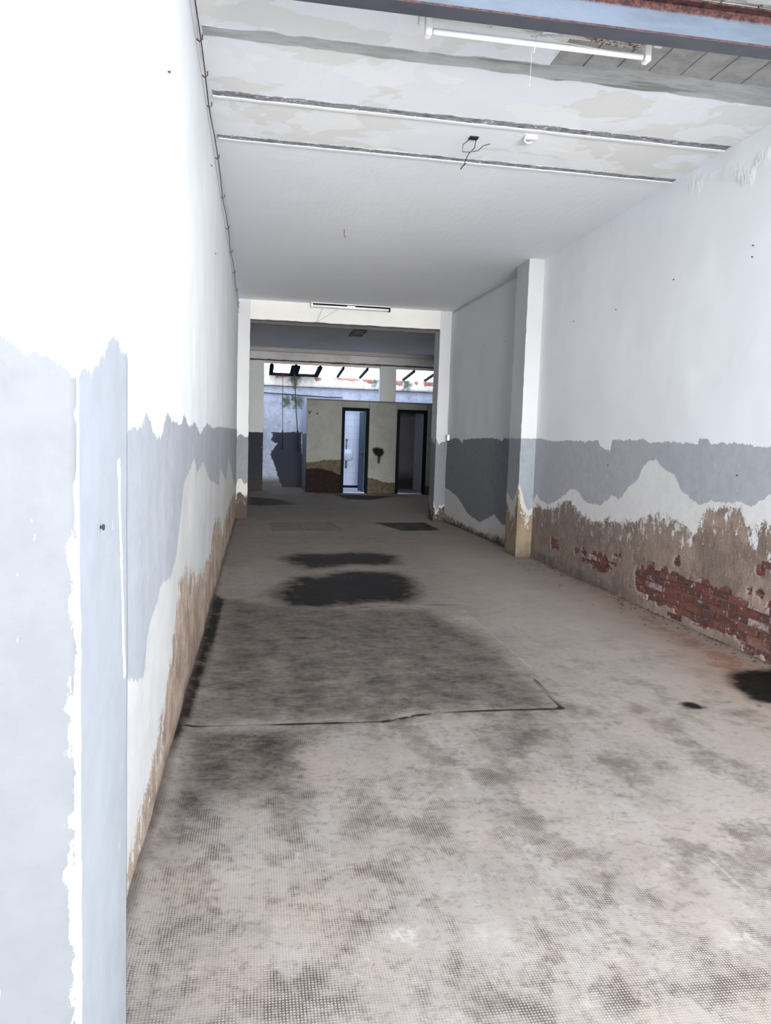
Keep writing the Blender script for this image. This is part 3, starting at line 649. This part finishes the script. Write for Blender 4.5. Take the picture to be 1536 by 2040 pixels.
MB().tube([(.13, BY-.03, 2.83), (1.1, BY-.035, 2.80), (2.0, BY-.03, 2.775), (2.52, BY-.03, 2.78)], .014).build('water_pipe', m_black, None)
tag(bpy.data.objects['water_pipe'], 'thin dark pipe running level across the bluish back wall left of the toilets', 'pipe')
MB().tube([(.99, BY-.03, 2.80), (1.0, BY-.03, 2.62)], .012).build('pipe_branch', m_black, bpy.data.objects['water_pipe'])
# glass roof
t = NT('roof_glass', .15); g = t.n('ShaderNodeBsdfTransparent'); g.inputs[0].default_value = (.93, .96, 1, 1); gl = t.n('ShaderNodeBsdfGlossy'); gl.inputs['Roughness'].default_value = .2
df = t.n('ShaderNodeBsdfTranslucent'); df.inputs[0].default_value = (.85, .9, 1, 1)
mx = t.n('ShaderNodeMixShader'); mx.inputs[0].default_value = .04; t.t.links.new(g.outputs[0], mx.inputs[1]); t.t.links.new(gl.outputs[0], mx.inputs[2])
mx2 = t.n('ShaderNodeMixShader'); t.put(mx2.inputs[0], t.mul(t.step(t.noise(2.2, 5, .7, sc=(.4, 3, 1)), .42, .68), .35)); t.t.links.new(mx.outputs[0], mx2.inputs[1]); t.t.links.new(df.outputs[0], mx2.inputs[2])
t.t.links.new(mx2.outputs[0], t.t.nodes['Material Output'].inputs[0]); m_glass = t.m
roof = structure(empty('window_1', (0, 0, 0)))
def zr(y): return 3.43+(BY-y)*.072
xb = [-.34, .34, 1.02, 1.70, 2.36, 3.05, 3.73, 4.41, 5.09]
_f = NT('dark_frame', .8); _f.b.inputs['Specular IOR Level'].default_value = .02; m_frame = _f.out((.008, .011, .014))
def slope_bar(x0, x1, y0, y1, z_up, dz, name, parent):
    MB().prism([(x0, y0, zr(y0)+z_up), (x1, y0, zr(y0)+z_up), (x1, y1, zr(y1)+z_up), (x0, y1, zr(y1)+z_up)], (0, 0, dz)).build(name, m_frame, parent)
for x in xb: slope_bar(x-.032, x+.032, Y2+.24, BY+.1, -.05, .065, 'glazing_bar', roof)
for a, b in zip([RX0]+xb, xb+[RX1]):
    MB().prism([(a+.012, Y2+.24, zr(Y2+.24)+.016), (b-.012, Y2+.24, zr(Y2+.24)+.016), (b-.012, BY+.2, zr(BY+.2)+.016), (a+.012, BY+.2, zr(BY+.2)+.016)], (0, 0, .006)).build('glass_pane', m_glass, roof)
for a, b in ((.28, 1.02), (1.02, 1.76)):
    slope_bar(a+.0, a+.12, Y2+.24, BY-.06, -.07, .06, 'sash_bar', roof); slope_bar(b-.13, b-.0, Y2+.24, BY-.06, -.07, .06, 'sash_bar', roof); slope_bar(a+.02, b-.02, BY-.26, BY-.06, -.08, .06, 'sash_bar', roof)
# hanging cables
for i, (x0, x1, z0, zt, lab) in enumerate(((.665, .70, 3.47, 1.16, 'thinner left black cable hanging straight down before the blue back wall'), (1.0, 1.15, 3.47, 1.10, 'right black cable slanting down to beside the left end of the toilet block'))):
    cb = MB().tube([(x0, 22.8, z0), (x0+(x1-x0)*.5, 22.8, (z0+zt)/2), (x0+(x1-x0)*.85, 22.8, 1.7)], .008+.004*i).build('hanging_cable', m_black)
    tag(cb, lab, 'cable', 'cables hanging under the glass roof')
    MB().tube([(x0+(x1-x0)*.85, 22.8, 1.72), (x1, 22.8, zt)], .018+.006*i).build('cable_sleeve', m_black, cb)

# ------------------------------------------------------------------ toilet block
BX0, BX1, BYF, BH = 1.33, 4.90, 21.72, 2.585
D1, D2, DH = (2.31, 3.08), (3.88, 4.75), 2.40
t = NT('block_plaster', .9)
k1 = t.noise(2.6, 7, .65); k2 = t.noise(12, 7, .75); k3 = t.noise(50, 4, .7)
c = t.mix(t.step(k1, .35, .68), (.31, .31, .285), (.245, .25, .235)); c = t.mix(t.mul(t.step(k2, .55, .7), .4), c, (.5, .49, .47))
bz = t.add(t.at('b'), t.wob(k2, .12)); bmk = t.step(bz, -.01, .01)
c = t.mix(bmk, c, t.mix(t.step(k2, .4, .6), (.12, .098, .065), (.075, .06, .038)))
dm = t.step(t.add(t.at('d'), t.wob(k2, .10)), -.01, .02); c = t.mix(dm, c, t.mix(t.step(k2, .35, .65), (.009, .006, .006), (.024, .011, .009)))
sm = t.step(t.add(t.at('soot'), t.wob(k2, .07)), -.06, .005); c = t.mix(sm, c, (.006, .006, .006))
c = t.mix(t.step(t.add(t.at('mark'), t.wob(k3, .01)), .0, .008), c, (.14, .03, .025))
m_block = t.out(c, t.bump(t.add(k2, t.mul(bmk, -.6)), .006))
def BF(pts): return np.array([hit(q, 1, BYF)[[0, 2]] for q in pts])
SOOT = [BF([(743,895),(750,893),(762,896),(764,903),(757,909),(748,905)]), BF([(753,908),(757,908),(756,922),(753,922)])]
def k_b(P, W): 
    return np.interp(P[:, 0], [1.33, 1.6, 1.9, 2.3, 3.1, 3.25, 3.5, 3.9, 4.75, 4.9], [.84, .86, .92, .93, .44, .42, .34, .31, .25, .25])-P[:, 1]
def k_d(P, W): return np.interp(P[:, 0], [1.33, 1.7, 2.0, 2.31, 2.4, 3.1, 3.9, 4.9], [.66, .68, .62, .50, -.3, -.3, -.3, -.3])-P[:, 1]
def k_s(P, W): return np.maximum(sdf(P, SOOT[0]), sdf(P, SOOT[1])-.01)
def k_m(P, W):
    v = np.minimum(lined(P, BF([(614,817),(616,822),(617,832)])), lined(P, BF([(621,817),(617,824)])))
    return np.maximum(.02-v, .035-np.hypot(*(P-BF([(632,824)])[0]).T))
blk = tag(empty('toilet_block', (3.1, BYF, 0)), 'low plastered toilet block with two doorways at the far end of the hall', 'outbuilding')
OB = np.array([3.1, BYF, 0])
def bslab(name, x0, x1, z0, z1, n_m=m_block, y=BYF, th=.1, back=False):
    o = slab(name, np.linspace(x0, x1, max(3, int((x1-x0)/.04)+1)), np.linspace(z0, z1, max(3, int((z1-z0)/.04)+1)), ((0, y, 0), (1, 0, 0), (0, 0, 1), (0, -1, 0)), th, n_m, None,
         dict(b=k_b, d=k_d, soot=k_s, mark=k_m), parent=blk); o.location = -Vector(OB); return o
bslab('front_wall', BX0, D1[0], -.01, BH); bslab('front_wall', D1[1], D2[0], -.01, BH); bslab('front_wall', D2[1], BX1, -.01, BH)
bslab('front_wall', D1[0], D1[1], DH, BH); bslab('front_wall', D2[0], D2[1], DH, BH)
def bpart(name, a, b, m, bev=0): 
    o = MB().box(a, b, bev).build(name, m, blk); o.location = -Vector(OB); return o
t = NT('side_wall_paint', .9); s1 = t.noise(3, 6, .7); sz = t.n('ShaderNodeSeparateXYZ'); t.put(sz.inputs[0], t.pos)
c = t.mix(s1, (.50, .56, .68), (.38, .44, .56)); c = t.mix(t.step(sz.outputs[2], 1.65, 1.63), c, (.15, .165, .21)); m_side = t.out(c)
bpart('side_wall', (BX0, BYF+.1, -.01), (BX0+.1, BY-.056, BH-.02), m_side)
t = NT('toilet_tiles', .35); m_ttile = t.out(t.mix(t.noise(2, 3), (.38, .44, .57), (.42, .475, .59)))
m_tw = NT('toilet_wall', .7).out((.56, .62, .74)); m_twd = NT('dark_toilet_wall', .8)
q1 = m_twd; s2 = NT('dark_toilet_rear', .8); g1 = s2.noise(3, 6, .7); sz = s2.n('ShaderNodeSeparateXYZ'); s2.put(sz.inputs[0], s2.pos)
c = s2.mix(g1, (.12, .12, .125), (.07, .07, .075)); c = s2.mix(s2.step(s2.add(sz.outputs[2], s2.wob(g1, .5)), .75, .2), c, (.015, .015, .015)); m_dark_rear = s2.out(c)  # dark grey rear wall, darker towards the bottom
bpart('partition_wall', (3.42, BYF+.1, -.01), (3.50, BY-.06, BH-.02), m_tw)
bpart('partition_wall', (1.98, BYF+.1, -.01), (2.06, BY-.06, BH-.02), m_tw)
t = NT('right_side_paint', .8); m_rs = t.out((.62, .64, .70))
bpart('side_wall', (BX1-.10, BYF+.1, -.01), (BX1, BY-.06, BH-.02), m_rs)
bpart('rear_wall', (2.06, BY-.12, .0), (3.42, BY-.06, BH-.02), NT('tile_grout').out((.25, .30, .41)))
bpart('rear_wall', (3.50, BY-.12, .0), (BX1-.1, BY-.06, BH-.02), m_dark_rear)
bpart('floor_slab', (2.06, BYF+.02, -.01), (3.42, BY-.12, .03), NT('toilet_floor', .5).out((.50, .58, .70)))
bpart('floor_slab', (3.50, BYF+.02, -.01), (BX1-.1, BY-.12, .03), NT('toilet_floor_b', .6).out((.42, .43, .46)))
bpart('skirting', (2.06, BY-.14, .03), (3.42, BY-.12, .10), m_frame)
tm = MB().box((-.098, -.005, -.098), (.098, .005, .098), .002); bmesh.ops.recalc_face_normals(tm.bm, faces=tm.bm.faces); tme = bpy.data.meshes.new('wall_tile'); tm.bm.to_mesh(tme); tm.bm.free(); tme.materials.append(m_ttile)
for i in range(6):
    for j in range(12):
        o = bpy.data.objects.new('wall_tile', tme); COL.objects.link(o); o.parent = blk; o.location = Vector((2.18+i*.2+random.uniform(-.001, .001), BY-.124, .20+j*.2))-Vector(OB)
m_roofslab = NT('block_roof').out((.10, .09, .085))
ro = bpart('roof_edge', (BX0-.02, BYF-.03, BH-.005), (BX1+.02, BYF+.10, BH+.02), m_roofslab)
ro2 = bpart('roof_slab', (3.44, BYF+.62, BH-.01), (BX1+.0, BY-.02, BH+.04), m_roofslab)
# door frames
for k, (a, b) in enumerate((D1, D2)):
    f = structure(MB().box((a, BYF-.02, 0), (a+.08, BYF+.12, DH), .004).box((b-.08, BYF-.02, 0), (b, BYF+.12, DH), .004).box((a+.08, BYF-.02, DH-.09), (b-.08, BYF+.12, DH), .004).build('door_%d' % (k+1), m_frame))
t = NT('door_leaf_paint', .45); sz = t.n('ShaderNodeSeparateXYZ'); t.put(sz.inputs[0], t.pos)
m_leaf = t.out(t.mix(t.noise(3, 4), (.045, .075, .105), (.03, .05, .075)))
d1 = bpy.data.objects['door_1']
lf = MB().box((-.02, 0, .02), (.02, .70, DH-.09), .003).build('door_leaf', m_leaf, d1); lf.location = (D1[1]-.10, BYF+.13, 0); lf.rotation_euler = (0, 0, math.radians(4))
MB().box((-.028, .05, 1.02), (-.02, .10, 1.18)).tube([(-.028, .075, 1.1), (-.07, .075, 1.1), (-.07, .17, 1.1)], .009).build('door_handle', m_black, lf)
# urinal in the left toilet
t = NT('white_ceramic', .2); m_cer = t.out((.50, .55, .64)); m_pipe = NT('blue_grey_pipe', .4).out((.05, .09, .16))
ur = tag(empty('urinal', (2.72, BY-.13, .85)), 'small white wall urinal inside the bright left toilet doorway', 'urinal')
prof = [(.0, .12, .03), (.04, .18, .09), (.12, .21, .15), (.20, .21, .16), (.28, .20, .12), (.34, .16, .06), (.37, .08, .02)]
bm = bmesh.new(); rings = []
for z, w, d in prof: rings.append([bm.verts.new((w*.8*math.cos(a), -abs(d)*math.sin(a) if math.sin(a) > 0 else .0, z)) for a in [math.pi*k/10 for k in range(11)]])
for A_, B_ in zip(rings, rings[1:]):
    for k in range(10): f = bm.faces.new([A_[k], A_[k+1], B_[k+1], B_[k]]); f.smooth = True
    bm.faces.new([A_[10], A_[0], B_[0], B_[10]])
bm.faces.new(rings[0][::-1]); bm.faces.new(rings[-1]); bmesh.ops.recalc_face_normals(bm, faces=bm.faces)
me = bpy.data.meshes.new('bowl'); bm.to_mesh(me); bm.free(); link('bowl', me, m_cer, ur)
MB().tube([(0.0, -.06-.10*math.sin(a)*0-.02, 0) if 0 else (.125*math.cos(a), -.155*max(math.sin(a), -.1), .215+.12*0) for a in [math.pi*k/12 for k in range(13)]], .018).build('rim', m_cer, ur)
MB().tube([(-.05, -.03, .36), (-.05, -.03, .60)], .016).build('flush_pipe', m_pipe, ur); MB().box((-.085, -.07, .60), (-.015, -.005, .68), .006).build('flush_valve', m_pipe, ur)
MB().tube([(-.05, -.06, .0), (-.05, -.06, -.10), (-.05, -.03, -.22)], .03).build('drain_trap', m_pipe, ur)
# marks of removed fittings in the right toilet
for x, z, r, lab in ((4.22, 1.72, .08, 'upper dark ring-shaped wall fitting inside the dark right toilet'), (4.22, .95, .055, 'lower small round wall fitting inside the dark right toilet')):
    e = MB().tube([(x+r*math.cos(a), BY-.135, z+r*math.sin(a)) for a in [2*math.pi*k/16 for k in range(17)]], .016, caps=False).build('pipe_collar', m_frame); tag(e, lab, 'wall fitting')
    MB().tube([(x, BY-.12, z), (x, BY-.17, z)], .03).build('pipe_stub', m_black if r > .06 else NT('pale_stub').out((.35, .35, .36)), e)

# ------------------------------------------------------------------ fluorescent fittings
m_wsheet = NT('white_sheet_metal', .45); nz = m_wsheet.noise(12, 6, .7); m_ws = m_wsheet.out(m_wsheet.mix(m_wsheet.step(nz, .6, .72), (.72, .71, .68), (.55, .50, .44)))
m_tubeg = NT('tube_glass', .25).out((.82, .82, .82)); m_sock = NT('lamp_socket', .5).out((.78, .77, .74)); m_alu = NT('aluminium_can', .3).out((.60, .61, .63), metal=.5)
t = NT('rust_patch', .9); nz = t.noise(50, 5, .8, sc=(1, 1, 1)); m_rustp = t.out(t.mix(t.step(nz, .42, .55), (.10, .035, .02), (.6, .55, .5)))
m_pwire = NT('pale_wire', .6).out((.66, .62, .55)); m_owire = NT('old_wire', .6).out((.40, .22, .10))
F = tag(empty('fluorescent_light', (1.55, 4.39, 3.78)), 'open broken fluorescent fitting with dangling wires hung beside the steel beam', 'ceiling light')
MB().box((-.68, -.045, .03), (.66, -.035, .095), .002).box((-.68, -.045, .085), (.66, .05, .095), .002).box((-.68, .042, .05), (.66, .05, .095), .002).build('channel', m_ws, F)
MB().box((.30, -.03, .035), (.60, .040, .070)).build('rust_patch', m_rustp, F)
MB().box((-.30, -.02, .035), (-.08, .03, .085), .006).build('ballast', m_ws, F)
MB().tube([(-.64, .0, -.025), (.60, .0, -.025)], .017, 12).build('tube', m_tubeg, F)
for x in (-.665, .625):
    MB().box((x-.018, -.03, -.055), (x+.018, .03, .085), .006).build('socket', m_sock, F)
MB().box((-.72, -.02, .0), (-.69, .0, .09), .003).box((-.72, .02, .01), (-.70, .04, .07), .003).build('end_bracket', m_ws, F)
MB().box((.655, -.04, .02), (.70, -.02, .08), .004).build('end_bracket', m_ws, F)
MB().tube([(-.03, -.04, .02), (.09, -.05, .035)], .024, 14).build('capacitor', m_alu, F)
MB().tube([(-.62, -.02, .07), (-.45, -.03, .03), (-.2, -.03, .03), (-.03, -.045, .022)], .004, 6).tube([(-.2, .0, .06), (-.1, -.02, .02), (-.03, -.045, .018)], .004, 6).tube([(-.03, -.05, .01), (.1, -.04, -.02), (.4, -.02, -.025), (.6, 0, -.02)], .003, 6).build('wire', m_pwire, F)
MB().tube([(.16, .0, .07), (.3, .02, .05), (.38, .0, .06), (.5, .02, .055)], .004, 6).tube([(.24, .0, .05), (.26, -.02, .03), (.3, 0, .05)], .006, 6).build('wire', m_owire, F)
MB().tube([(-.06, -.05, .0), (-.07, -.05, -.10)], .0015, 5).tube([(-.02, -.05, .0), (-.10, -.06, -.02), (-.05, -.05, .02)], .0015, 5).build('loose_wire', m_pwire, F)
st = MB().tube([(1.47, 4.35, 3.82), (1.468, 4.345, 3.64), (1.465, 4.345, 3.50)], .0005, 5).build('hanging_string', m_pwire); tag(st, 'pale thin string dangling from the middle of the broken fluorescent fitting', 'string')
G = tag(empty('fluorescent_light', (1.63, 14.28, 3.90)), 'narrow fluorescent fitting with glass tube fixed before the cream portal beam', 'ceiling light')
MB().box((-.73, -.02, .02), (.72, .05, .055), .003).build('channel', m_frame, G); MB().box((-.73, -.05, .035), (.72, -.02, .05), .002).build('reflector_edge', m_ws, G)
MB().tube([(-.70, -.02, -.01), (.69, -.02, -.01)], .02, 10).build('tube', m_tubeg, G)
for x in (-.715, .705): MB().box((x-.015, -.04, -.04), (x+.015, .02, .03), .004).build('socket', m_frame if x > 0 else m_ws, G)
MB().box((-.08, -.045, -.005), (.07, -.02, .02)).build('starter', m_sock, G)
MB().tube([(-.5, 0, -.02), (-.62, .11, -.28)], .004, 5).tube([(-.2, 0, -.02), (-.62, .11, -.28)], .004, 5).build('wire', m_pwire, G)
# ------------------------------------------------------------------ small things
# cable clipped along the left wall
zcab = 3.79
ys = np.linspace(4.0, 14.3, 60)
cab = MB().tube([(XL+.018+.006*math.sin(y*3), y, zcab-.02*abs(math.sin(y*3.0))) for y in ys], .0032, 6).build('clipped_cable', m_black)
tag(cab, 'thin dark cable clipped along the top of the left wall', 'cable')
MB().tube([(XL+.01, y, zcab-.10+.006*math.sin(y*2.2)) for y in ys], .003, 5).build('thin_wire', NT('grey_wire').out((.45, .45, .45)), cab)
m_hook = NT('rusty_hook', .7).out((.10, .035, .03))
for y in (4.75, 5.2, 5.65, 6.65, 7.7, 8.8, 9.9, 11.1, 12.4, 13.6):
    MB().tube([(XL+.003, y, zcab-.045), (XL+.022, y, zcab-.058), (XL+.036, y, zcab-.045), (XL+.036, y, zcab-.020)], .0045, 6).build('hook', m_hook, cab)
# ceiling outlet box with loose wires
jb = tag(empty('outlet_box', (1.635, 6.15, 3.90)), 'open black ceiling outlet box with loose dangling wires between the two dark strips', 'outlet box')
MB().box((-.035, -.028, -.006), (.035, .028, .02), .003).build('box', m_black, jb)
MB().tube([(-.02, 0, 0), (-.08, .02, -.05), (-.07, .06, -.09), (-.01, .05, -.09)], .003, 5).tube([(.02, 0, 0), (.02, .03, -.06), (-.02, .06, -.10), (-.05, .08, -.17)], .0035, 5).tube([(0, .04, -.09), (.05, .03, -.08), (.08, .0, -.05), (.13, -.02, -.04)], .003, 5).tube([(-.03, .09, -.16), (-.06, .1, -.19), (-.07, .1, -.21)], .005, 5).build('wires', m_black, jb)
hb = tag(empty('ceiling_bracket', (2.045, 6.02, 3.90)), 'small white bent bracket on the ceiling right of the outlet box', 'bracket')
MB().box((-.02, -.02, -.02), (.065, .015, .005), .003).build('plate', m_sock, hb)
MB().tube([(-.03, -.04, -.004), (-.03, .03, -.02), (.01, .07, -.02), (.05, .07, -.01)], .008, 6).build('hook', m_sock, hb)
# old roof hatch mark on the rear room ceiling
hp = hit((713, 663), 2, 3.975)
m_hatch = NT('rusted_grille', .9); nz = m_hatch.noise(6, 6, .8); mh = m_hatch.out(m_hatch.mix(m_hatch.step(nz, .4, .6), (.03, .03, .025), (.25, .25, .25)))
vg = tag(empty('vent_grille', (hp[0], hp[1], 3.97)), 'dark rusted vent grille on the rear room ceiling beyond the cream beam', 'vent')
MB().box((-.16, -.55, -.01), (-.12, .55, .008)).box((.12, -.55, -.01), (.16, .55, .008)).box((-.12, -.55, -.01), (.12, -.48, .008)).box((-.12, .40, -.01), (.12, .55, .008)).build('frame', mh, vg)
for k in range(5): MB().box((-.12, -.42+k*.17, -.006), (.12, -.37+k*.17, .008)).build('slat', mh, vg)
# socket box and nails
b0 = hit((901, 873), 1, 14.3); bx = tag(MB().box((3.50, 14.18, b0[2]-.05), (3.545, 14.30, b0[2]+.06), .006).build('junction_box', m_sock), 'small white junction box on the recess wall beside the right portal column', 'junction box')
m_nail = NT('iron_nail', .6).out((.02, .018, .016))
nm = MB().tube([(0, 0, 0), (0, 0, .010)], .003, 7).tube([(0, 0, .008), (0, 0, .011)], .006, 7); nme = bpy.data.meshes.new('nail'); bmesh.ops.recalc_face_normals(nm.bm, faces=nm.bm.faces); nm.bm.to_mesh(nme); nm.bm.free(); nme.materials.append(m_nail)
def nail(px, ax, val, rot, parent):
    p = hit(px, ax, val); o = bpy.data.objects.new('nail', nme); COL.objects.link(o); o.location = Vector(p); o.rotation_euler = rot; o.parent = parent
for px in [(1502,489),(1500,512),(1343,557),(1228,617),(1144,640),(1470,947),(1212,927)]: nail(px, 0, XR, (0, -math.pi/2, 0), wall_right)
for px in [(334,143),(420,330),(428,505),(195,1050)][:3]: nail(px, 0, XL, (0, math.pi/2, 0), bpy.data.objects['wall_left'])
nail((196, 1050), 0, FX, (0, math.pi/2, 0), wf)
rw = bpy.data.objects['wall_right_recess']
for px in [(907,686),(966,688),(1008,680),(932,698),(905,756),(901,825),(934,797)]: nail(px, 0, 3.6, (0, -math.pi/2, 0), rw)
for px in [(595,622),(780,633),(786,634)]: nail(px, 1, CY0+.01, (math.pi/2, 0, 0), beam)
for px in [(644,697),(700,701),(591,708),(697,714),(811,706),(850,722),(863,712)]: nail(px, 1, Y2-.05, (math.pi/2, 0, 0), beam2)
dp = hit((686, 457), 2, 3.925); o = MB().tube([(dp[0], dp[1], 3.93), (dp[0], dp[1], 3.86), (dp[0]+.02, dp[1]+.02, 3.84)], .004, 5).build('ceiling_hook', m_hook); tag(o, 'tiny dark hook in the middle of the plain ceiling', 'hook')

# crumbs of brick and render fallen along the foot of the right wall
mb = MB()
for i in range(260):
    y = random.uniform(4.0, 9.6); x = XR-.01-abs(random.gauss(0, .07)) if i % 4 else random.uniform(3.2, 3.62); q = random.uniform(.002, .006 if i % 7 else .011)
    mb.box((x-q, y-q*.8, -.004), (x+q*.7, y+q, q*.9), 0, q*.35)
t = NT('rubble', .95); rn = t.noise(30, 3, .6); m_rub = t.out(t.mix(t.step(rn, .4, .6), (.075, .042, .034), (.07, .058, .05)))
tag(mb.build('rubble', m_rub), 'crumbs of brick and plaster scattered along the foot of the right wall', 'rubble', kind='stuff')
